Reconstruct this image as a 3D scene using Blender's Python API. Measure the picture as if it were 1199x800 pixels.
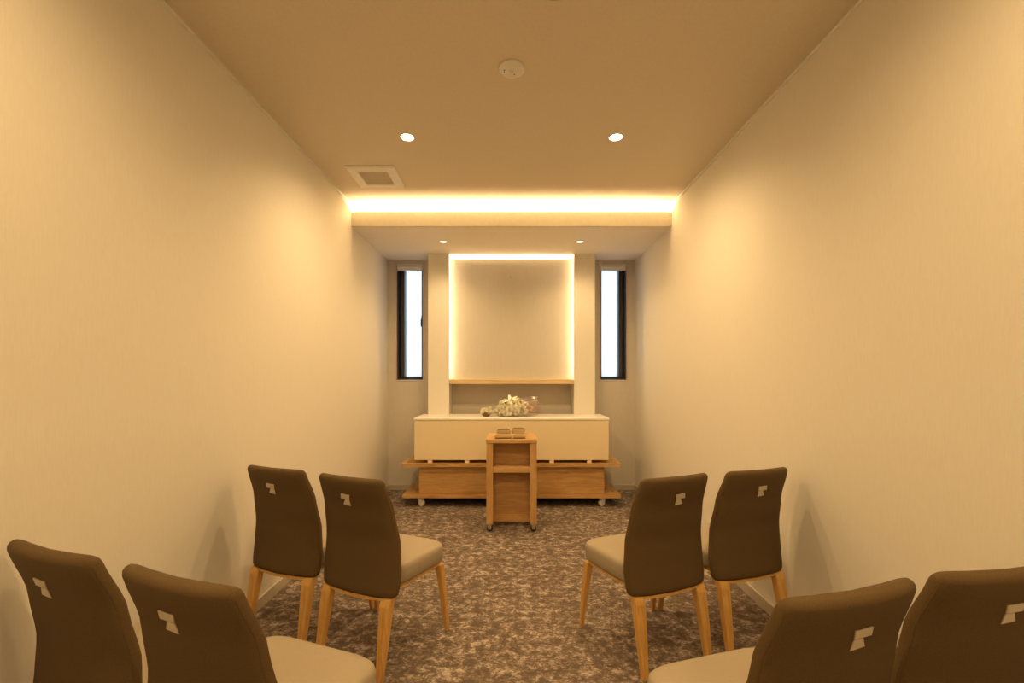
import bpy, bmesh, math, random
from mathutils import Vector, Matrix
R = math.radians
random.seed(7)
for o in list(bpy.data.objects): bpy.data.objects.remove(o)
S = bpy.context.scene
C = S.collection

# ------------------------------------------------------------ camera, world, exposure, lights
EXPOSURE = 0.3
WARM = (1.0, 0.67, 0.30)
STRIPC = (1.0, 0.70, 0.36)
SPOT_W = 62; SPOT_BACK_W = 58; SOFFIT_W = 32
COVE_W = 38; NICHE_W = 2.6; NICHE_TOP_W = 9
cam_d = bpy.data.cameras.new('camera'); cam = bpy.data.objects.new('camera', cam_d); C.objects.link(cam)
cam.location = (0, 0, 1.3); cam.rotation_euler = (R(90), 0, 0)
cam_d.sensor_width = 36; cam_d.lens = 520 / 1199 * 36
cam_d.shift_y = 41 / 1199; cam_d.shift_x = 0.5 / 1199
cam_d.clip_start = 0.05
S.camera = cam
S.view_settings.view_transform = 'Standard'; S.view_settings.look = 'None'
S.view_settings.gamma = 1; S.view_settings.use_curve_mapping = False
S.view_settings.exposure = EXPOSURE
w = bpy.data.worlds.new('world'); S.world = w; w.use_nodes = True
w.node_tree.nodes['Background'].inputs[0].default_value = (0.96, 0.985, 1.0, 1)
w.node_tree.nodes['Background'].inputs[1].default_value = 1.45

# room numbers (metres)
HW = 1.413; HC = 2.817; SOF = 2.625; BY = 5.08; FY = -2.6
BULK = 3.91; PIL = 4.79; PANEL = 4.87; PX0 = .675; PX1 = .90

# ------------------------------------------------------------ materials
def newmat(n):
    m = bpy.data.materials.new(n); m.use_nodes = True
    nt = m.node_tree; return m, nt, nt.nodes['Principled BSDF']
def ramp(nt, stops):
    r = nt.nodes.new('ShaderNodeValToRGB'); e = r.color_ramp.elements
    e[0].position, e[0].color = stops[0][0], (*stops[0][1], 1)
    e[1].position, e[1].color = stops[1][0], (*stops[1][1], 1)
    for p, c in stops[2:]:
        q = e.new(p); q.color = (*c, 1)
    return r
def coords(nt, scale=(1,1,1), gen='Object'):
    t = nt.nodes.new('ShaderNodeTexCoord'); m = nt.nodes.new('ShaderNodeMapping')
    m.inputs['Scale'].default_value = scale
    nt.links.new(t.outputs[gen], m.inputs['Vector']); return m.outputs[0]
def noise(nt, vec, scale, detail=3, rough=.5, dist=0):
    n = nt.nodes.new('ShaderNodeTexNoise'); nt.links.new(vec, n.inputs['Vector'])
    n.inputs['Scale'].default_value = scale; n.inputs['Detail'].default_value = detail
    n.inputs['Roughness'].default_value = rough; n.inputs['Distortion'].default_value = dist
    return n.outputs['Fac']
def bump(nt, b, h, strength, dist=.002):
    n = nt.nodes.new('ShaderNodeBump'); n.inputs['Strength'].default_value = strength
    n.inputs['Distance'].default_value = dist
    nt.links.new(h, n.inputs['Height']); nt.links.new(n.outputs[0], b.inputs['Normal'])
def surf(name, c0, c1, scale=(1,1,1), ns=20, rough=.6, bs=0, detail=3, spec=.5, coat=0, bd=.002, lo=.3, hi=.7):
    m, nt, b = newmat(name); v = coords(nt, scale)
    f = noise(nt, v, ns, detail)
    r = ramp(nt, [(lo, c0), (hi, c1)]); nt.links.new(f, r.inputs[0])
    nt.links.new(r.outputs[0], b.inputs['Base Color'])
    b.inputs['Roughness'].default_value = rough; b.inputs['Specular IOR Level'].default_value = spec
    b.inputs['Coat Weight'].default_value = coat
    if bs: bump(nt, b, f, bs, bd)
    return m
def wood(name, dark, mid, light, scale=(1.2, 14, 14), rough=.42):
    m, nt, b = newmat(name); v = coords(nt, scale)
    f = noise(nt, v, 2.6, 6, .6, 1.2); g = noise(nt, v, 14, 3, .6)
    mx = nt.nodes.new('ShaderNodeMath'); mx.operation = 'MULTIPLY_ADD'
    nt.links.new(g, mx.inputs[0]); mx.inputs[1].default_value = .25; nt.links.new(f, mx.inputs[2])
    r = ramp(nt, [(.4, dark), (.8, light), (.6, mid)]); nt.links.new(mx.outputs[0], r.inputs[0])
    nt.links.new(r.outputs[0], b.inputs['Base Color']); b.inputs['Roughness'].default_value = rough
    bump(nt, b, mx.outputs[0], .08, .001)
    return m
M = {}
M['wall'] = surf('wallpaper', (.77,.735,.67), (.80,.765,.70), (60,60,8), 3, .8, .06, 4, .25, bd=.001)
M['ceil'] = surf('ceiling_paper', (.70,.625,.50), (.74,.66,.53), (1,1,1), 60, .85, .15, 4, .2, bd=.001)
M['soffit'] = surf('soffit_paper', (.84,.78,.70), (.88,.82,.74), (1,1,1), 60, .85, .1, 4, .2, bd=.001)
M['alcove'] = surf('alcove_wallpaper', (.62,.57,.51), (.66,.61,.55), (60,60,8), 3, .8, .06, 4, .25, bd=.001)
M['base'] = surf('baseboard_vinyl', (.50,.44,.36), (.56,.50,.42), (1,1,1), 30, .45)
M['crown'] = surf('crown_paint', (.80,.78,.72), (.84,.82,.76), (1,1,1), 30, .5)
M['board'] = surf('cove_board_paint', (.62,.57,.47), (.66,.61,.50), (1,1,1), 30, .7)
M['panel'] = surf('niche_panel_paper', (.55,.51,.45), (.59,.55,.49), (70,70,3), 3, .75, .12, 4, .3, bd=.001)
M['oak'] = wood('pale_oak_x', (.42,.225,.08), (.52,.30,.115), (.62,.39,.165))
M['oak_z'] = wood('pale_oak_z', (.42,.225,.08), (.52,.30,.115), (.62,.39,.165), (14, 14, 1.2))
M['oak_leg'] = wood('chair_beech', (.52,.28,.075), (.62,.35,.10), (.70,.42,.14), (18, 18, 1.5), .35)
M['shelf'] = wood('shelf_maple', (.58,.43,.23), (.66,.50,.28), (.72,.56,.33))
M['casket'] = surf('casket_cloth', (.86,.72,.49), (.89,.76,.53), (1,1,1), 260, .55, .1, 2, .4, bd=.0006)
M['lid'] = surf('lid_white_lacquer', (.84,.79,.73), (.88,.83,.77), (1,1,1), 30, .28, 0, 2, .5)
M['fabric'] = surf('chair_fabric', (.098,.060,.024), (.13,.082,.034), (1,1,1), 420, .8, .35, 3, .25, bd=.0012)
M['fabric_in'] = surf('seat_fabric', (.35,.29,.215), (.40,.335,.25), (1,1,1), 420, .75, .35, 3, .3, bd=.0012)
M['tile'] = surf('grip_plate', (.62,.54,.42), (.66,.58,.46), (1,1,1), 60, .35)
M['seam'] = surf('dark_seam', (.05,.035,.02), (.07,.05,.03), (1,1,1), 60, .7)
M['white'] = surf('white_plastic', (.78,.75,.70), (.82,.79,.74), (1,1,1), 30, .4)
M['grille'] = surf('grey_grille', (.66,.60,.50), (.70,.64,.53), (1,1,1), 30, .6)
M['darkframe'] = surf('black_aluminium', (.018,.02,.03), (.025,.028,.04), (1,1,1), 30, .35)
M['trimwood'] = surf('window_casing', (.62,.50,.42), (.66,.54,.46), (1,1,1), 30, .4)
M['metal'] = surf('brushed_steel', (.6,.6,.6), (.68,.68,.68), (1,1,1), 80, .3); M['metal'].node_tree.nodes['Principled BSDF'].inputs['Metallic'].default_value = 1
M['rubber'] = surf('dark_rubber', (.03,.015,.012), (.04,.02,.015), (1,1,1), 80, .45)
M['cup'] = surf('cream_lacquer', (.56,.44,.24), (.62,.49,.28), (1,1,1), 80, .35)
M['ash'] = surf('incense_ash', (.10,.075,.045), (.22,.17,.11), (1,1,1), 180, .9, .4)
M['petal'] = surf('white_petal', (.88,.84,.68), (.93,.89,.76), (1,1,1), 60, .55)
M['petal_y'] = surf('cream_petal', (.84,.76,.46), (.90,.84,.62), (1,1,1), 60, .55)
M['leaf'] = surf('leaf', (.05,.08,.02), (.12,.15,.05), (1,1,1), 60, .5)
M['paper'] = surf('brown_paper', (.20,.11,.05), (.28,.16,.08), (1,1,1), 60, .6)
M['redknob'] = surf('dark_red_knob', (.10,.02,.012), (.13,.03,.018), (1,1,1), 60, .4)

def carpet():
    m, nt, b = newmat('carpet')
    v = coords(nt, (1, 1.25, 1))
    a = noise(nt, v, 19, 9, .76, .4)
    k = nt.nodes.new('ShaderNodeTexVoronoi'); nt.links.new(v, k.inputs['Vector']); k.inputs['Scale'].default_value = 110
    big = noise(nt, v, 5, 3, .5)
    ad = nt.nodes.new('ShaderNodeMath'); ad.operation = 'MULTIPLY_ADD'
    sep = nt.nodes.new('ShaderNodeSeparateColor'); nt.links.new(k.outputs['Color'], sep.inputs[0])
    nt.links.new(sep.outputs[0], ad.inputs[0]); ad.inputs[1].default_value = .12; nt.links.new(a, ad.inputs[2])
    ad2 = nt.nodes.new('ShaderNodeMath'); ad2.operation = 'MULTIPLY_ADD'
    nt.links.new(big, ad2.inputs[0]); ad2.inputs[1].default_value = .18; nt.links.new(ad.outputs[0], ad2.inputs[2])
    r = ramp(nt, [(.57, (.13,.095,.075)), (.84, (.58,.49,.43)), (.65, (.19,.145,.115)), (.70, (.27,.215,.175)), (.76, (.44,.365,.31))])
    nt.links.new(ad2.outputs[0], r.inputs[0])
    nt.links.new(r.outputs[0], b.inputs['Base Color'])
    b.inputs['Roughness'].default_value = .95; b.inputs['Specular IOR Level'].default_value = .1
    bump(nt, b, noise(nt, v, 400, 2), .5, .004)
    return m
M['carpet'] = carpet()
def frosted():
    m = bpy.data.materials.new('frosted_glass'); m.use_nodes = True; nt = m.node_tree; nt.nodes.clear()
    out = nt.nodes.new('ShaderNodeOutputMaterial'); t = nt.nodes.new('ShaderNodeBsdfTranslucent')
    g = nt.nodes.new('ShaderNodeBsdfGlossy'); g.inputs['Roughness'].default_value = .25
    n = nt.nodes.new('ShaderNodeTexNoise'); n.inputs['Scale'].default_value = 3
    r = ramp(nt, [(.3, (.86,.93,.98)), (.7, (.92,.97,1.0))]); nt.links.new(n.outputs['Fac'], r.inputs[0])
    nt.links.new(r.outputs[0], t.inputs['Color'])
    mx = nt.nodes.new('ShaderNodeMixShader'); mx.inputs[0].default_value = .06
    nt.links.new(t.outputs[0], mx.inputs[1]); nt.links.new(g.outputs[0], mx.inputs[2]); nt.links.new(mx.outputs[0], out.inputs[0])
    return m
M['glass'] = frosted()
def film():
    m = bpy.data.materials.new('clear_pink_film'); m.use_nodes = True; nt = m.node_tree; nt.nodes.clear()
    out = nt.nodes.new('ShaderNodeOutputMaterial'); t = nt.nodes.new('ShaderNodeBsdfTransparent')
    t.inputs[0].default_value = (.98,.93,.90,1)
    g = nt.nodes.new('ShaderNodeBsdfGlossy'); g.inputs['Roughness'].default_value = .2
    d = nt.nodes.new('ShaderNodeBsdfDiffuse'); d.inputs[0].default_value = (.85,.66,.6,1)
    n = nt.nodes.new('ShaderNodeTexNoise'); n.inputs['Scale'].default_value = 25
    fr = nt.nodes.new('ShaderNodeFresnel'); fr.inputs[0].default_value = 1.4
    m1 = nt.nodes.new('ShaderNodeMixShader'); nt.links.new(fr.outputs[0], m1.inputs[0])
    m2 = nt.nodes.new('ShaderNodeMixShader'); mul = nt.nodes.new('ShaderNodeMath'); mul.operation = 'MULTIPLY'
    nt.links.new(n.outputs['Fac'], mul.inputs[0]); mul.inputs[1].default_value = .16; nt.links.new(mul.outputs[0], m2.inputs[0])
    nt.links.new(t.outputs[0], m2.inputs[1]); nt.links.new(d.outputs[0], m2.inputs[2])
    nt.links.new(m2.outputs[0], m1.inputs[1]); nt.links.new(g.outputs[0], m1.inputs[2]); nt.links.new(m1.outputs[0], out.inputs[0])
    return m
M['film'] = film()
def emis(name, col, s):
    m = bpy.data.materials.new(name); m.use_nodes = True; nt = m.node_tree; nt.nodes.clear()
    out = nt.nodes.new('ShaderNodeOutputMaterial'); e = nt.nodes.new('ShaderNodeEmission')
    e.inputs[0].default_value = (*col, 1); e.inputs[1].default_value = s
    nt.links.new(e.outputs[0], out.inputs[0]); return m
M['lamp'] = emis('lit_lamp', (1,.80,.5), 30)
M['lamp_dim'] = emis('lit_lamp_dim', (1,.80,.5), 1.6)
M['led'] = emis('led_strip', (1,.80,.5), 14)

# ------------------------------------------------------------ mesh helpers
def obj(name, bm, m, parent=None, smooth=False, bevel=0, loc=None, seg=2):
    me = bpy.data.meshes.new(name)
    bmesh.ops.recalc_face_normals(bm, faces=bm.faces)
    bm.to_mesh(me); bm.free()
    ms = m if isinstance(m, (list, tuple)) else [m]
    for x in ms: me.materials.append(x)
    if smooth:
        for p in me.polygons: p.use_smooth = True
    o = bpy.data.objects.new(name, me); C.objects.link(o)
    if parent: o.parent = parent
    if loc: o.location = loc
    if bevel:
        b = o.modifiers.new('bevel', 'BEVEL'); b.width = bevel; b.segments = seg; b.limit_method = 'ANGLE'
    return o
def box(bm, x0, x1, y0, y1, z0, z1):
    vs = [bm.verts.new(p) for p in ((x0,y0,z0),(x1,y0,z0),(x1,y1,z0),(x0,y1,z0),(x0,y0,z1),(x1,y0,z1),(x1,y1,z1),(x0,y1,z1))]
    for f in ((0,3,2,1),(4,5,6,7),(0,1,5,4),(1,2,6,5),(2,3,7,6),(3,0,4,7)): bm.faces.new([vs[i] for i in f])
    return vs
def B(*a):
    bm = bmesh.new(); box(bm, *a); return bm
def prism(bm, pts, a, b, axis='y'):
    """pts polygon in the plane across axis; extruded a..b"""
    def P(u, v, t): return (u, t, v) if axis == 'y' else ((t, u, v) if axis == 'x' else (u, v, t))
    n = len(pts); A = [bm.verts.new(P(u, v, a)) for u, v in pts]; Bv = [bm.verts.new(P(u, v, b)) for u, v in pts]
    bm.faces.new(A); bm.faces.new(Bv[::-1])
    for i in range(n): bm.faces.new((A[i], A[(i+1) % n], Bv[(i+1) % n], Bv[i]))
def lathe(bm, prof, seg=32, c=(0,0,0), axis='z', cap=True):
    rings = []
    for r, h in prof:
        ring = []
        for k in range(seg):
            a = 2*math.pi*k/seg; u, v = r*math.cos(a), r*math.sin(a)
            p = {'z': (u, v, h), 'x': (h, u, v), 'y': (u, h, v)}[axis]
            ring.append(bm.verts.new((p[0]+c[0], p[1]+c[1], p[2]+c[2])))
        rings.append(ring)
    for a, b in zip(rings, rings[1:]):
        for k in range(seg): bm.faces.new((a[k], a[(k+1) % seg], b[(k+1) % seg], b[k]))
    if cap:
        bm.faces.new(rings[0][::-1]); bm.faces.new(rings[-1])
def loft(bm, rings, cap=True):
    V = [[bm.verts.new(p) for p in r] for r in rings]; n = len(V[0])
    for a, b in zip(V, V[1:]):
        for k in range(n): bm.faces.new((a[k], a[(k+1) % n], b[(k+1) % n], b[k]))
    if cap: bm.faces.new(V[0][::-1]); bm.faces.new(V[-1])
def thing(name, label, cat, loc=(0,0,0), rz=0, group=None):
    o = bpy.data.objects.new(name, None); C.objects.link(o)
    o.location = loc; o.rotation_euler = (0,0,rz); o['label'] = label; o['category'] = cat
    o.empty_display_size = .1
    if group: o['group'] = group
    return o
def struct(name, bm, m, parent=None, **k):
    o = obj(name, bm, m, parent, **k)
    if parent is None: o['kind'] = 'structure'
    return o
def copy_tree(o, parent=None):
    c = o.copy(); C.objects.link(c); c.parent = parent
    for ch in [x for x in bpy.data.objects if x.parent == o]: copy_tree(ch, c)
    return c
def lamp(name, kind, loc, rot, energy, col, parent, **k):
    l = bpy.data.lights.new(name, kind); l.energy = energy; l.color = col
    for a, b in k.items(): setattr(l, a, b)
    o = bpy.data.objects.new(name, l); C.objects.link(o); o.location = loc; o.rotation_euler = rot
    o.parent = parent; return o

# ------------------------------------------------------------ the room
T = .12
struct('floor', B(-HW-T, HW+T, FY-T, BY+.3, -.1, 0), M['carpet'])
struct('ceiling', B(-HW-T, HW+T, FY-T, BY+.3, HC, HC+.1), M['ceil'])
struct('wall_left', B(-HW-T, -HW, FY, BY+.3, 0, HC), M['wall'])
struct('wall_right', B(HW, HW+T, FY, BY+.3, 0, HC), M['wall'])
struct('wall_front', B(-HW-T, HW+T, FY-T, FY, 0, HC), M['wall'])
WX0, WX1, WZ0, WZ1 = 1.0, 1.335, 1.245, 2.605
bm = bmesh.new(); y0, y1 = BY, BY+.24
for a, b in ((-HW, -WX1), (-WX0, WX0), (WX1, HW)): box(bm, a, b, y0, y1, 0, HC)
for s in (-1, 1):
    a, b = sorted((s*WX0, s*WX1)); box(bm, a, b, y0, y1, 0, WZ0); box(bm, a, b, y0, y1, WZ1, HC)
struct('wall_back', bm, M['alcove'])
# lowered ceiling: soffit slab + front board with light cove
struct('ceiling_lowered', B(-HW, HW, BULK+.025, BY, SOF, SOF+.03), M['soffit'])
struct('trim_1', B(-HW, HW, BULK, BULK+.025, SOF-.003, 2.752), M['board'], bevel=.003)
struct('wall_cove', B(-HW, HW, 4.36, 4.40, SOF+.03, HC), M['wall'])
struct('trim_5', B(-HW, HW, BULK+.025, 4.36, 2.700, 2.730), M['crown'])
# crown line and baseboards
for i, s in enumerate((-1, 1)):
    bm = bmesh.new(); a, b = sorted((s*HW, s*(HW-.012))); box(bm, a, b, FY, BULK, HC-.014, HC)
    struct('trim_%d' % (i+2), bm, M['crown'])
    bm = bmesh.new(); a, b = sorted((s*HW, s*(HW-.010))); box(bm, a, b, FY, BY, 0, .065)
    struct('baseboard_' + ('left', 'right')[i], bm, M['base'], bevel=.003)
struct('baseboard_back', B(-HW+.01, HW-.01, BY-.010, BY, 0, .065), M['base'], bevel=.003)
struct('baseboard_front', B(-HW+.01, HW-.01, FY, FY+.010, 0, .065), M['base'])
# pillars of the altar niche
SH0, SH1 = 1.218, 1.268
for s, nm in ((-1, 'left'), (1, 'right')):
    bm = bmesh.new()
    def bx(x0, x1, *r):
        a, b = sorted((s*x0, s*x1)); box(bm, a, b, *r)
    # L-shaped section above the shelf leaves the pocket of the light strip
    L = [(PX0, PIL), (PX1, PIL), (PX1, BY), (.755, BY), (.755, PIL+.035), (PX0, PIL+.035)]
    prism(bm, [(s*x, y) for x, y in L], SH1, SOF, 'z')
    bx(PX0, PX1, PIL, BY-.011, 0, SH1)
    struct('wall_pillar_' + nm, bm, M['wall'])
struct('wall_niche_panel', B(-.752, .752, PANEL, PANEL+.018, SH1+.002, 2.585), M['panel'])
# niche shelf, ledge behind the casket
o = obj('niche_shelf', B(-PX0+.001, PX0-.001, PIL-.008, BY-.002, SH0, SH1), M['shelf'], bevel=.003)
o['label'] = 'pale wooden shelf board spanning the lit niche between the two pillars'; o['category'] = 'shelf'
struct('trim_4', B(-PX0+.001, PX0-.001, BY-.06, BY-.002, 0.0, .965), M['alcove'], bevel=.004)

# LED strips
def strip(name, bm_args, lights, label):
    o = obj(name, B(*bm_args), M['led'])
    o['label'] = label; o['category'] = 'light strip'
    for l in lights: lamp('strip_light', 'AREA', *l[:2], l[2], STRIPC, o, shape='RECTANGLE', size=l[3], size_y=l[4])
    return o
strip('light_strip', (-HW+.02, HW-.02, BULK+.035, BULK+.050, 2.7305, 2.736),
      [((0, BULK+.056, 2.744), (R(196), 0, 0), COVE_W, 2*HW-.06, .012)], 'long warm light strip glowing in the cove above the lowered ceiling board')
for s, nm in ((-1, 'left'), (1, 'right')):
    a, b = sorted((s*.750, s*.742))
    strip('light_strip', (a, b, PIL+.045, PIL+.057, SH1+.01, SOF-.02),
          [((s*.740, PIL+.051, (SH1+SOF)/2), (R(90), 0, R(90)*s), NICHE_W, .012, SOF-SH1-.04)],
          'warm vertical light strip tucked behind the %s pillar of the niche' % nm)
strip('light_strip', (-.66, .66, PANEL+.05, PANEL+.062, 2.558, 2.565),
      [((0, PANEL+.056, 2.568), (R(180), 0, 0), NICHE_TOP_W, 1.3, .012)], 'warm light strip behind the top edge of the niche panel')

# windows
def window(n, s):
    root = bpy.data.objects.new('window_%d' % n, None); C.objects.link(root); root['kind'] = 'structure'
    cx = s*(WX0+WX1)/2; hw = (WX1-WX0)/2; root.location = (cx, BY, WZ0); H = WZ1-WZ0
    def frame(x, z0, z1, t, ya, yb):
        bm = bmesh.new(); box(bm, -x, -x+t, ya, yb, z0, z1); box(bm, x-t, x, ya, yb, z0, z1)
        box(bm, -x+t, x-t, ya, yb, z0, z0+t); box(bm, -x+t, x-t, ya, yb, z1-t, z1); return bm
    obj('casing', frame(hw, 0, H, .016, -.006, .10), M['trimwood'], root, bevel=.002)
    ix = hw-.017
    obj('window_frame', frame(ix, .017, H-.017, .018, .045, .20), M['darkframe'], root, bevel=.002)
    sx = ix-.018
    bm = frame(sx, .035, H-.035, .014, .10, .17)
    ox0, ox1 = sorted((s*(sx-.0145), s*(sx-.058))); box(bm, ox0, ox1, .075, .17, .0495, H-.0495)
    obj('sash', bm, M['darkframe'], root, bevel=.002)
    obj('pane', B(-sx+.013, sx-.013, .15, .156, .048, H-.048), M['glass'], root)
    bm = bmesh.new(); hx = sx-.008 if s < 0 else sx-.040
    hz = H*.52
    box(bm, hx-.008, hx+.008, .062 if s > 0 else .085, .0745 if s > 0 else .10, hz-.05, hz+.05); box(bm, hx-.005, hx+.005, .052, .062 if s > 0 else .085, hz-.01, hz+.01); box(bm, hx-.007, hx+.007, .048, .058, hz-.075, hz+.012)
    obj('window_handle', bm, M['darkframe'], root, bevel=.002)
    # rolled blind
    bm = bmesh.new(); box(bm, -hw+.018, hw-.018, .005, .044, H-.030, H-.017)
    obj('blind_headrail', bm, M['crown'], root, bevel=.002)
    bm = bmesh.new(); lathe(bm, [(.019, -hw+.022), (.019, hw-.022)], 24, (0, .024, H-.052), 'x')
    box(bm, -hw+.024, hw-.024, .020, .028, H-.088, H-.068)
    obj('rolled_blind', bm, M['crown'], root)
window(1, -1); window(2, 1)

# ------------------------------------------------------------ ceiling fittings
def downlight(x, y, z, r, label, group, energy, mat, spot=R(170), blend=.75, tilt=0):
    t = thing('ceiling_downlight', label, 'downlight', (x, y, z), 0, group)
    bm = bmesh.new(); lathe(bm, [(r, -.0005), (r, -.004), (r*.86, -.006), (r*.80, -.003), (r*.80, -.0005)], 40, cap=False)
    obj('rim', bm, M['white'], t, smooth=True)
    bm = bmesh.new(); lathe(bm, [(r*.79, -.0006), (r*.6, -.0035), (r*.3, -.005), (.002, -.0055)], 32)
    obj('lens', bm, mat, t, smooth=True)
    lamp('bulb_light', 'SPOT', (0, 0, -.012), (tilt, 0, 0), energy, WARM, t, spot_size=spot, spot_blend=blend, shadow_soft_size=.03)
    return t
downlight(-.66, 2.81, HC, .048, 'lit round ceiling downlight on the left, beside the square vent', 'bright ceiling downlights', SPOT_W, M['lamp'], R(160), .85, R(12))
downlight(.66, 2.81, HC, .048, 'lit round ceiling downlight on the right, with no vent near it', 'bright ceiling downlights', SPOT_W, M['lamp'], R(160), .85, R(12))
for x, side in ((-.66, 'left'), (.66, 'right')):
    for y, row in ((.75, 'almost straight above the nearest row of chairs'), (-1.3, 'behind the viewer, at the rear of the room')):
        downlight(x, y, HC, .048, 'lit round ceiling downlight on the %s, %s' % (side, row), 'bright ceiling downlights', SPOT_BACK_W, M['lamp'])
downlight(-.67, 4.36, SOF, .045, 'small dim downlight in the lowered ceiling above the left pillar', 'dim downlights of the lowered ceiling', SOFFIT_W, M['lamp_dim'], R(140), 1)
downlight(.67, 4.36, SOF, .045, 'small dim downlight in the lowered ceiling above the right pillar', 'dim downlights of the lowered ceiling', SOFFIT_W, M['lamp_dim'], R(140), 1)

t = thing('smoke_detector', 'flat round white detector in the middle of the ceiling', 'smoke detector', (0, 2.185, HC))
bm = bmesh.new(); lathe(bm, [(.064, -.0005), (.064, -.006), (.060, -.011), (.045, -.014), (.002, -.015)], 48)
obj('body', bm, M['white'], t, smooth=True)
bm = bmesh.new()
for k in range(4):
    a = k*math.pi/2; box(bm, .009*math.cos(a)-.0035, .009*math.cos(a)+.0035, .009*math.sin(a)-.0035, .009*math.sin(a)+.0035, -.022, -.0145)
obj('sensor', bm, M['lid'], t)
for px, py in ((-.036, -.008), (-.036, .008), (.014, .022)):
    bm = bmesh.new(); lathe(bm, [(.003, -.0165), (.003, -.0135)], 10, (px, py, 0))
    obj('pinhole', bm, M['seam'], t)
t = thing('ceiling_speaker', 'dark red edged round ceiling fitting cut by the top of the picture', 'ceiling fitting', (.17, 1.665, HC))
bm = bmesh.new(); lathe(bm, [(.12, -.0005), (.12, -.005), (.10, -.008), (.10, -.0005)], 40, cap=False)
obj('rim', bm, M['paper'], t, smooth=True)
bm = bmesh.new(); lathe(bm, [(.0995, -.0006), (.09, -.004), (.002, -.005)], 40); obj('grille', bm, M['grille'], t)
# square vent
t = thing('air_vent', 'square white ceiling vent with a grey grille near the left wall', 'vent', (-1.025, 3.37, HC))
bm = bmesh.new(); a, b = .178, .108
prof = [(a, -.0005), (a, -.008), (a-.012, -.014), (b+.006, -.016), (b, -.012), (b, -.0005)]
rings = [[(r, r, z), (-r, r, z), (-r, -r, z), (r, -r, z)] for r, z in prof]; loft(bm, rings, cap=False)
obj('frame', bm, M['white'], t)
bm = bmesh.new(); box(bm, -b, b, -b, b, -.005, -.001)
for k in range(12):
    yy = -b+.009+k*(2*b-.018)/11; box(bm, -b, b, yy-.003, yy+.003, -.010, -.0045)
obj('grille', bm, M['grille'], t)

# hooks on niche panel
t = thing('picture_hook', 'small pale double hook high on the lit niche panel', 'hook', (-.015, PANEL, 2.405))
for dx in (-.017, .017):
    bm = bmesh.new(); box(bm, dx-.007, dx+.007, -.004, -.0003, -.028, .022)
    prism(bm, [(-.004, -.02), (-.022, -.02), (-.022, -.002), (-.017, -.002), (-.017, -.015), (-.004, -.015)], dx-.004, dx+.004, 'x')
    obj('hook', bm, M['metal'], t, bevel=.001)

# ------------------------------------------------------------ bier, casket
BF, BB = 4.405, 5.0-.12       # front and back of the bier boards
CF, CD = 4.415, .47
t = thing('casket_bier', 'low wooden casket trolley with two long boards on white casters', 'trolley', (0, (BF+BB)/2, 0))
dy = (BB-BF)/2
def rounded(x, y, r, n=6):
    pts = []
    for cx, cy, a0 in ((x-r, y-r, 0), (-x+r, y-r, 90), (-x+r, -y+r, 180), (x-r, -y+r, 270)):
        for k in range(n+1):
            a = R(a0+90*k/n); pts.append((cx+r*math.cos(a), cy+r*math.sin(a)))
    return pts
def board(name, z0, z1, hx, hy, mat, slots):
    cu = bpy.data.curves.new(name, 'CURVE'); cu.dimensions = '2D'; cu.fill_mode = 'BOTH'; cu.extrude = (z1-z0)/2
    def spl(pts):
        s = cu.splines.new('POLY'); s.points.add(len(pts)-1)
        for p, q in zip(s.points, pts): p.co = (q[0], q[1], 0, 1)
        s.use_cyclic_u = True
    spl(rounded(hx, hy, .012))
    for sx in (-1, 1):
        for (ax, ay, rx, ry) in slots:
            spl([(sx*ax+rx*math.cos(2*math.pi*k/20), ay+ry*math.sin(2*math.pi*k/20)) for k in range(20)])
    tmp = bpy.data.objects.new(name, cu); C.objects.link(tmp); bpy.context.view_layer.update()
    me = bpy.data.meshes.new_from_object(tmp.evaluated_get(bpy.context.evaluated_depsgraph_get())); me.name = name
    bpy.data.objects.remove(tmp)
    me.materials.clear(); me.materials.append(mat)
    o = bpy.data.objects.new(name, me); C.objects.link(o); o.parent = t; o.location = (0, 0, (z0+z1)/2)
    return o
TOPZ = .437
bd = board('upper_board', TOPZ-.036, TOPZ, 1.09, dy, M['oak'], [(1.035, -dy+.075, .030, .016), (1.035, dy-.12, .030, .016)])
board('lower_board', .092, .118, 1.09, dy, M['oak'], [(1.035, -dy+.16, .014, .014), (.99, -dy+.16, .014, .014)])
obj('plinth', B(-.93, .93, -dy+.05, dy-.05, .118, TOPZ-.036), M['oak'], t, bevel=.004)
for s in (-1, 1):   # curved end brackets
    prof = [(s*.931, .118), (s*1.02, .118), (s*.995, .19), (s*.965, .28), (s*.945, TOPZ-.036), (s*.931, TOPZ-.036)]
    bm = bmesh.new(); prism(bm, prof, .02, .05, 'y'); obj('end_bracket', bm, M['oak_z'], t, bevel=.002)
    bm = bmesh.new(); prism(bm, prof, dy-.13, dy-.10, 'y'); obj('end_bracket', bm, M['oak_z'], t, bevel=.002)
for s in (-1, 1):
    bm = bmesh.new(); lathe(bm, [(.020, TOPZ), (.022, TOPZ+.018), (.015, TOPZ+.032), (.004, TOPZ+.036)], 20, (s*1.005, .05, 0))
    obj('clamp_knob', bm, M['redknob'], t, smooth=True)
def caster(x, y, r, top, parent, rot=0, wheelm=None, lx=0):
    root_l = []
    bm = bmesh.new()
    lathe(bm, [(r*.6, top-.006), (r*.6, top)], 16)
    for sx in (-1, 1):
        prism(bm, [(-r*.55+lx, r*.8), (r*.55+lx, r*.8), (r*.7, top-.005), (-r*.7, top-.005)], sx*r*.62-.0015, sx*r*.62+.0015, 'y')
    o = obj('caster', bm, M['white'] if wheelm is None else M['metal'], parent, loc=(x, y, 0)); o.rotation_euler.z = rot
    bm = bmesh.new(); lathe(bm, [(r*.8, -r*.5), (r, -r*.35), (r, r*.35), (r*.8, r*.5)], 28, (lx, 0, r), 'y')
    obj('wheel', bm, wheelm or M['white'], o, smooth=False, bevel=.001)
    return o
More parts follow.
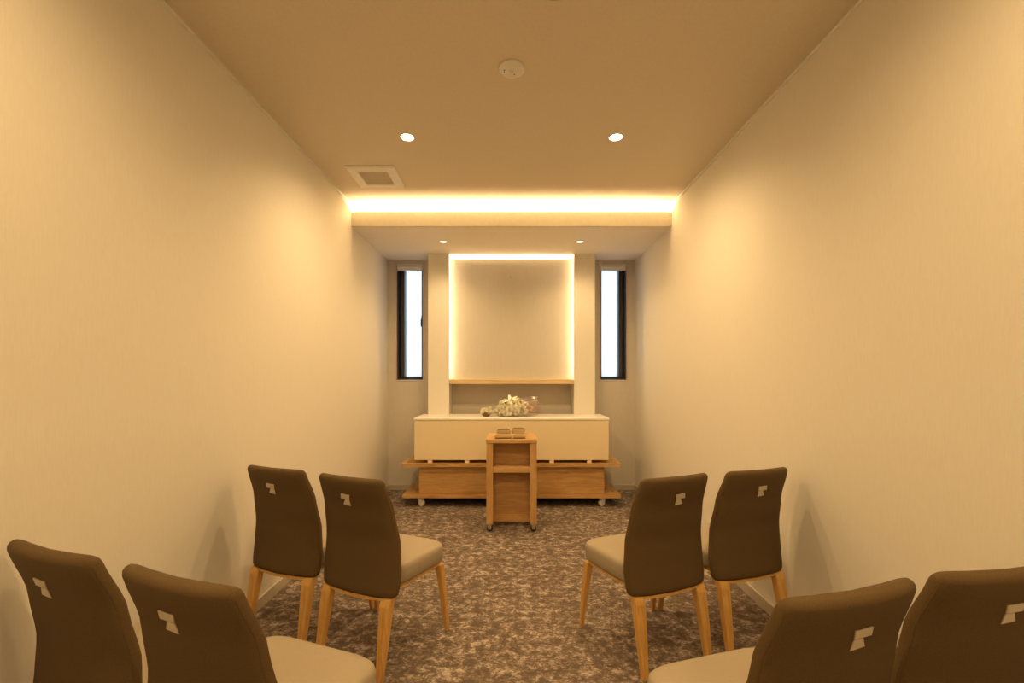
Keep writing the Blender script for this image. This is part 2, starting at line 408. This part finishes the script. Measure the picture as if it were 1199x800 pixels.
for s in (-1, 1):
    for yy, a in ((-dy+.06, 20), (dy-.08, -30)):
        caster(s*.915, yy, .033, .092, t, R(a*s), lx=.012*(-s))
# casket
c = thing('casket', 'long cream casket with a glossy white lid resting on the wooden trolley', 'casket', (0, CF+CD/2, TOPZ+.0006))
hx, hy = .975, CD/2
obj('body', B(-hx+.006, hx-.006, -hy+.006, hy-.006, .028, .425), M['casket'], c, bevel=.006)
bm = bmesh.new(); loft(bm, [[(x*k+0, y*k2, z) for x, y in ((-hx, -hy), (hx, -hy), (hx, hy), (-hx, hy))] for k, k2, z in ((1, 1, .4255), (1, 1, .443), (.994, .975, .452))])
obj('lid', bm, M['lid'], c, bevel=.003)
for x in (-.815, -.445, -.07, .40, .775, ):
    obj('runner', B(x-.022, x+.022, -hy+.01, hy-.01, 0, .028), M['casket'], c, bevel=.002)
CTOP = TOPZ+.453

# ------------------------------------------------------------ incense cart
CY = 3.70; CDP = .40
k = thing('incense_stand', 'narrow wooden stand on small wheels in front of the casket', 'stand', (0, CY+CDP/2, 0))
h = CDP/2; hw = .21; st = .055
obj('top', B(-hw-.003, hw+.003, -h-.004, h, .742, .776), M['oak'], k, bevel=.003)
for s in (-1, 1):
    a, b = sorted((s*hw, s*(hw-st))); obj('side_panel', B(a, b, -h, h-.004, .066, .742), M['oak_z'], k, bevel=.003)
obj('back_panel', B(-hw+st, hw-st, -h+.155, -h+.17, .046, .742), M['oak'], k)
obj('shelf', B(-hw+st, hw-st, -h+.002, -h+.155, .497, .541), M['oak'], k, bevel=.002)
obj('kick_board', B(-hw+st, hw-st, -h+.135, -h+.1545, .046, .085), M['oak'], k, bevel=.002)
for s in (-1, 1):
    for yy in (-h+.03, h-.05):
        caster(s*(hw-.027), yy, .026, .066, k, R(8*s), M['rubber'])
# things on it
def tray(loc, hx, hy, hz, label, rz=0):
    t = thing('incense_tray', label, 'tray', loc, rz, 'open trays on the wooden stand')
    bm = bmesh.new()
    rr = [(1, 0), (1.06, hz-.009), (.96, hz-.009), (.9, .004)]
    loft(bm, [[(sx*hx*k_, sy*(hy*k_), z) for sx, sy in ((-1,-1),(1,-1),(1,1),(-1,1))] for k_, z in rr])
    for v in bm.verts: v.co.z += .009
    obj('tray_body', bm, M['cup'], t, bevel=.001)
    obj('tray_dark_base', B(-hx*.95, hx*.95, -hy*.95, hy*.95, 0, .0088), M['rubber'], t)  # dark base strip, gives the dark band below the pale tray rim
    obj('tray_lining', B(-hx*.88, hx*.88, -hy*.88, hy*.88, .0135, .020), M['paper'], t)
    return t
tray((-.070, CY+.085, .7763), .070, .045, .026, 'shallow open wooden tray at the front left on the stand')
tray((.064, CY+.085, .7763), .052, .045, .026, 'shallow open wooden tray at the front right on the stand', R(2))
def burner(loc, hx, hz, label, rz):
    t = thing('incense_burner', label, 'incense burner', loc, rz, 'incense burners on the wooden stand')
    bm = bmesh.new(); rr = [(.78, 0), (.86, .004), (.80, .012), (1.0, hz*.7), (1.05, hz), (.95, hz), (.9, hz-.008)]
    loft(bm, [[(a*hx*k_, b*hx*.85*k_, z) for a, b in rounded(1, 1, .25, 3)] for k_, z in rr])
    obj('bowl', bm, M['cup'], t, smooth=False)
    bm = bmesh.new(); loft(bm, [[(a*hx*k_, b*hx*.85*k_, z) for a, b in rounded(1, 1, .25, 3)] for k_, z in ((.88, hz-.0075), (.86, hz+.001), (.5, hz+.005), (.05, hz+.006))])
    obj('ash_bed', bm, M['ash'], t, smooth=True)
burner((-.070, CY+.245, .7765), .062, .050, 'square incense burner with dark ash, back left on the stand', R(3))
burner((.062, CY+.255, .7765), .058, .062, 'taller square incense burner with dark ash, back right on the stand', R(-4))

# ------------------------------------------------------------ flowers
def petal(bm, base, direction, up, length, width, curl=.3, th=.0008):
    d = direction.normalized(); side = d.cross(up).normalized(); n = side.cross(d).normalized()
    rows = []
    for i, (t_, w_) in enumerate(((0, .25), (.35, .9), (.7, 1), (1, .25))):
        p = base + d*length*t_ + n*(curl*length*t_*t_)
        rows.append((p-side*width*w_/2 + n*width*.12*w_, p, p+side*width*w_/2 + n*width*.12*w_))
    V = [[bm.verts.new(q) for q in r] for r in rows]
    for a, b in zip(V, V[1:]):
        for j in range(2): bm.faces.new((a[j], a[j+1], b[j+1], b[j]))
def mum(r, rows=5, seed=1):
    bm = bmesh.new(); rnd = random.Random(seed)
    for i in range(rows):
        el = R(5+80*i/(rows-1)); n = [14, 13, 11, 8, 5][i % 5]
        for k_ in range(n):
            a = 2*math.pi*(k_+.5*(i % 2))/n + rnd.uniform(-.12, .12)
            d = Vector((math.cos(a)*math.cos(el), math.sin(a)*math.cos(el), math.sin(el)))
            petal(bm, d*r*.12, d, Vector((0,0,1)) if el < 1.2 else Vector((math.cos(a), math.sin(a), 0)), r*rnd.uniform(.85, 1.05), r*.36, .25)
    return bm
def lily(L):
    bm = bmesh.new()
    for k_ in range(6):
        a = 2*math.pi*k_/6; el = R(38 if k_ % 2 else 50)
        d = Vector((math.cos(a)*math.cos(el), math.sin(a)*math.cos(el), math.sin(el)))
        petal(bm, Vector((0,0,0)), d, Vector((0,0,1)), L, L*.36, -.45)
    lathe(bm, [(.0015, 0), (.002, L*.75)], 6)
    return bm
SBY = CF + CD/2
fx = lambda px: (px-599)/114.5
b = thing('flower_bouquet', 'bouquet of white flowers in clear pinkish wrap lying on the casket lid', 'bouquet', (fx(602), SBY-.03, CTOP+.001))
proto = {}
proto['mum'] = obj('blossom', mum(.034, seed=2), M['petal'], b, smooth=True)
proto['mumy'] = obj('blossom', mum(.022, seed=5), M['petal_y'], b, smooth=True)
proto['lily'] = obj('lily', lily(.088), M['petal'], b, smooth=True)
used = set()
def put(kind, p, d, sc):
    o = proto[kind]
    if kind in used: o = o.copy(); C.objects.link(o)
    used.add(kind); o.parent = b
    o.location = p; o.rotation_euler = Vector(d).to_track_quat('Z', 'Y').to_euler(); o.scale = (sc,)*3
rnd = random.Random(11)
# the mass: an ellipsoidal mound, flowers facing out of it
def mound(x, y):
    q = 1-((x+.01)/.185)**2-(y/.15)**2
    return .02+.135*math.sqrt(max(q, 0))
spots = []
for i in range(400):
    x = rnd.uniform(-.185, .17); y = rnd.uniform(-.14, .12)
    if ((x+.01)/.185)**2+(y/.15)**2 > 1: continue
    z = mound(x, y)*rnd.uniform(.85, 1.0)
    if all((x-a)**2+(y-b_)**2+(z-c_)**2 > .033**2 for a, b_, c_ in spots): spots.append((x, y, z))
for x, y, z in spots[:96]:
    d = Vector((x*1.1+rnd.uniform(-.03,.03), y*1.2-.03, .10))
    if x < .03 and rnd.random() < .72: put('mum', (x, y, max(z-.01, .036)), d, rnd.uniform(.85, 1.2))
    else: put('mumy' if rnd.random() < .65 else 'mum', (x, y, max(z, .026)), d, rnd.uniform(.9, 1.4))
for p, d, sc in (((-.035, -.02, .145), (-.25, -.5, 1), 1.0), ((.02, -.04, .12), (.4, -.6, .8), .95), ((-.09, -.06, .085), (-.5, -.7, .6), .85), ((-.01, -.10, .07), (.0, -1, .25), .8), ((.07, -.07, .085), (.5, -.8, .55), .75)):
    put('lily', p, d, sc)
bm = bmesh.new()
for i in range(46):
    x = rnd.uniform(-.13, .15); y = rnd.uniform(-.13, .05); z = max(mound(x, y)-.02, .01)
    a = rnd.uniform(0, 6.28); petal(bm, Vector((x, y, z)), Vector((math.cos(a), math.sin(a), .6)), Vector((0,0,1)), .05, .016, .1)
obj('leaves', bm, M['leaf'], b)
bm = bmesh.new()
for i in range(9):
    y = -.03+.008*i; z0 = .012+.006*(i % 4)
    pts = [Vector((-.17, .0+.004*i-.02, z0)), Vector((.0, y-.02, .03+z0))]
    d = (pts[1]-pts[0]); rr = .0025
    loft(bm, [[(p.x, p.y+rr*math.cos(2*math.pi*q/8), p.z+rr*math.sin(2*math.pi*q/8)) for q in range(8)] for p in pts])
obj('stems', bm, M['leaf'], b)
# wrap: a flaring film sheet, opening to the right
def wrap(name, x0, x1, rfun, a0, a1, mat, parent, cz, n=18, mseg=28, ruff=.006, yc=0):
    bm = bmesh.new(); V = []
    for i in range(n+1):
        t_ = i/n; x = x0+(x1-x0)*t_; row = []
        for j in range(mseg+1):
            a = R(a0+(a1-a0)*j/mseg); r = rfun(t_)*(1+.05*math.sin(7*a+3*t_)) + ruff*math.sin(11*a)*t_
            row.append(bm.verts.new((x+.012*math.sin(5*a)*t_, yc+r*1.05*math.cos(a), max(cz*(1-t_*.0)+r*math.sin(a), .0015+.0005*i))))
        V.append(row)
    for a, c_ in zip(V, V[1:]):
        for j in range(mseg): bm.faces.new((a[j], a[j+1], c_[j+1], c_[j]))
    o = obj(name, bm, mat, parent, smooth=True)
    m = o.modifiers.new('solid', 'SOLIDIFY'); m.thickness = .0006
    return o
wrap('clear_wrap', .04, .255, lambda t_: .095+.055*math.sin(t_*1.7)-.03*t_*t_, -25, 205, M['film'], b, .075, yc=.04, ruff=.008)
wrap('tissue_wrap', -.165, -.02, lambda t_: .045+.075*t_, 170, 330, M['petal'], b, .05, ruff=.008, yc=-.005)
# small posy at left
q = thing('small_posy', 'small cluster of white flowers with brown wrap at the left of the bouquet', 'flowers', (fx(569), SBY-.065, CTOP+.001))
bm = bmesh.new(); lathe(bm, [(.022, 0), (.036, .006), (.050, .022), (.046, .034), (.026, .036), (.004, .036)], 20); 
obj('brown_wrap', bm, M['paper'], q, smooth=True)
first = obj('blossom', mum(.032, seed=9), M['petal'], q, smooth=True)
for i, (x, y, z) in enumerate(((-.030, -.035, .040), (.022, -.038, .046), (.030, .010, .066), (-.030, .015, .052), (-.002, -.015, .056), (.046, -.015, .040))):
    o = first if i == 0 else first.copy()
    if i: C.objects.link(o)
    o.location = (x, y, z); o.rotation_euler = Vector((x*1.5, y*1.5, .06)).to_track_quat('Z', 'Y').to_euler()

# ------------------------------------------------------------ chairs
def lerp(tab, z):
    for (a, v), (b_, w_) in zip(tab, tab[1:]):
        if z <= b_:
            t_ = (z-a)/(b_-a); t_ = t_*t_*(3-2*t_)*.5+t_*.5; return v+(w_-v)*t_
    return tab[-1][1]
YB = [(.335, -.215), (.45, -.201), (.56, -.197), (.70, -.218), (.855, -.266)]        # rear face of the backrest at its middle
WB = [(.335, .214), (.42, .219), (.55, .211), (.70, .197), (.855, .181)]              # half widths
def back_y(x, z): return lerp(YB, z) + .022*(x/.19)**2
def make_chair(mirror):
    t = thing('upholstered_chair', '', 'chair')
    # backrest: ring lofted upward
    bm = bmesh.new(); rings = []; TH = .050
    zs = [(.330, .90, .6), (.333, .96, .85), (.341, .99, 1)] + [(.36+.475*i/16, 1, 1) for i in range(17)] + [(.845, .985, .9), (.852, .955, .66), (.856, .92, .36)]
    for z, kx, ky in zs:
        hw_ = lerp(WB, min(z, .855))*kx; ring = []; N = 44
        for j in range(N):
            a = 2*math.pi*j/N; ca, sa = math.cos(a), math.sin(a); e = 2/7.
            x = hw_*math.copysign(abs(ca)**e, ca); yy = TH/2*ky*math.copysign(abs(sa)**(2/3.2), sa)
            ring.append((x, back_y(x, min(z, .855))+TH/2+yy, z))
        rings.append(ring)
    loft(bm, rings); 
    o = obj('backrest', bm, M['fabric'], t, smooth=True)
    # seam lines around rear panel
    for s in (-1, 1):
        bm = bmesh.new(); rr = []
        for i in range(18):
            z = .36+.47*i/17; x = s*(lerp(WB, z)-.003); y = back_y(x, z)+.0135
            rr.append([(x+.0015*math.cos(q_), y+.0015*math.sin(q_), z) for q_ in (0, 2.1, 4.2)])
        loft(bm, rr); obj('piping', bm, M['fabric'], o)
    # grip emblem: two skewed pale tiles
    mx = mirror
    def tile(name, pts, mat, lift):
        bm = bmesh.new(); f = [bm.verts.new((x*mx, back_y(x*mx, z)-.0008-lift, z)) for x, z in pts]; g = [bm.verts.new((x*mx, back_y(x*mx, z)+.006, z)) for x, z in pts]
        n = len(f); bm.faces.new(f); bm.faces.new(g[::-1])
        for i in range(n): bm.faces.new((f[i], f[(i+1) % n], g[(i+1) % n], g[i]))
        return obj(name, bm, mat, t)
    tile('grip_plate', [(-0.0355, 0.7795), (0.0128, 0.7775), (0.0051, 0.7540), (-0.0432, 0.7561)], M['tile'], .001)
    tile('grip_plate', [(-0.0196, 0.7535), (0.0045, 0.7525), (0.0045, 0.7245), (-0.0359, 0.7285)], M['tile'], .001)
    tile('grip_slot', [(-0.0353, 0.7555), (-0.0201, 0.7535), (-0.0340, 0.7326)], M['seam'], .0002)
    # seat cushion
    bm = bmesh.new(); rings = []
    def so(f_, z, inset=0, dom=0):
        pts = []
        for j in range(48):
            a = 2*math.pi*j/48; ca, sa = math.cos(a), math.sin(a); e = 2/6.
            u = math.copysign(abs(ca)**e, ca); v = math.copysign(abs(sa)**e, sa)
            yy = -.165+(.225+.165)*(v+1)/2; hw_ = .197+(.236-.197)*(v+1)/2
            yc = .0175; pts.append((u*hw_*f_, (yy-yc)*f_+yc, z))
        return pts
    for f_, z in ((.93, .362), (.975, .364), (.995, .374), (1.0, .40), (1.0, .425), (.985, .440), (.95, .449), (.85, .455), (.6, .459), (.3, .461), (.05, .461)): rings.append(so(f_, z))
    loft(bm, rings); obj('seat', bm, M['fabric_in'], t, smooth=True)
    bm = bmesh.new(); loft(bm, [so(.92, .345), so(.945, .346), so(.945, .361)]); obj('seat_frame', bm, M['oak_leg'], t)
    bm = bmesh.new(); loft(bm, [[(x, back_y(x, .34)+yy, z) for x, yy in ((-.180, .004), (-.08, .002), (0, .002), (.08, .002), (.180, .004), (.180, .044), (0, .044), (-.180, .044))] for z in (.318, .3295)])
    obj('rear_rail', bm, M['oak_leg'], t)
    def leg(pts):  # (x,y,z,hx,hy)
        bm = bmesh.new(); rings = []
        for x, y, z, ax, ay in pts:
            ring = []
            for cx_, cy_ in rounded(ax, ay, min(ax, ay)*.35, 2): ring.append((x+cx_, y+cy_, z))
            rings.append(ring)
        loft(bm, rings); obj('leg', bm, M['oak_leg'], t)
    for s in (-1, 1):
        leg([(s*.228, .214, 0, .010, .010), (s*.218, .200, .17, .0145, .014), (s*.203, .182, .345, .019, .019)])
        leg([(s*.176, -.235, 0, .014, .014), (s*.174, -.208, .17, .021, .020), (s*.171, -.184, .30, .026, .023), (s*.170, -.170, .329, .027, .022)])
    return t
PC = {-1: make_chair(1), 1: make_chair(-1)}
# side, back-top centre (x, y), turn, label
CH = [(-1, -.732, 1.945, 24, 'brown upholstered chair in the second row, left of the aisle, next to it'),
      (-1, -1.168, 2.140, 21, 'brown upholstered chair in the second row beside the left wall'),
      (-1, -.758, .962, 20, 'brown upholstered chair nearest the aisle, bottom left of the picture'),
      (-1, -1.208, 1.122, 20, 'brown upholstered chair beside the left wall in the row nearest the viewer'),
      (1, .745, 1.953, 21, 'brown upholstered chair in the second row, right of the aisle, next to it'),
      (1, 1.190, 2.095, 18, 'brown upholstered chair in the second row beside the right wall'),
      (1, .722, .900, 16, 'brown upholstered chair nearest the aisle, bottom right of the picture'),
      (1, 1.146, 1.000, 9, 'brown upholstered chair cut by the right edge of the picture, nearest row')]
seen = set()
for s, x, y, a, lab in CH:
    o = PC[s] if s not in seen else copy_tree(PC[s])
    seen.add(s)
    rz = R(a)*s                      # turned towards the aisle
    off = Matrix.Rotation(rz, 3, 'Z') @ Vector((0, -.257, 0))
    o.location = (x-off.x, y-off.y, 0); o.rotation_euler = (0, 0, rz)
    o['label'] = lab; o['group'] = 'brown chairs in two rows on both sides of the aisle'
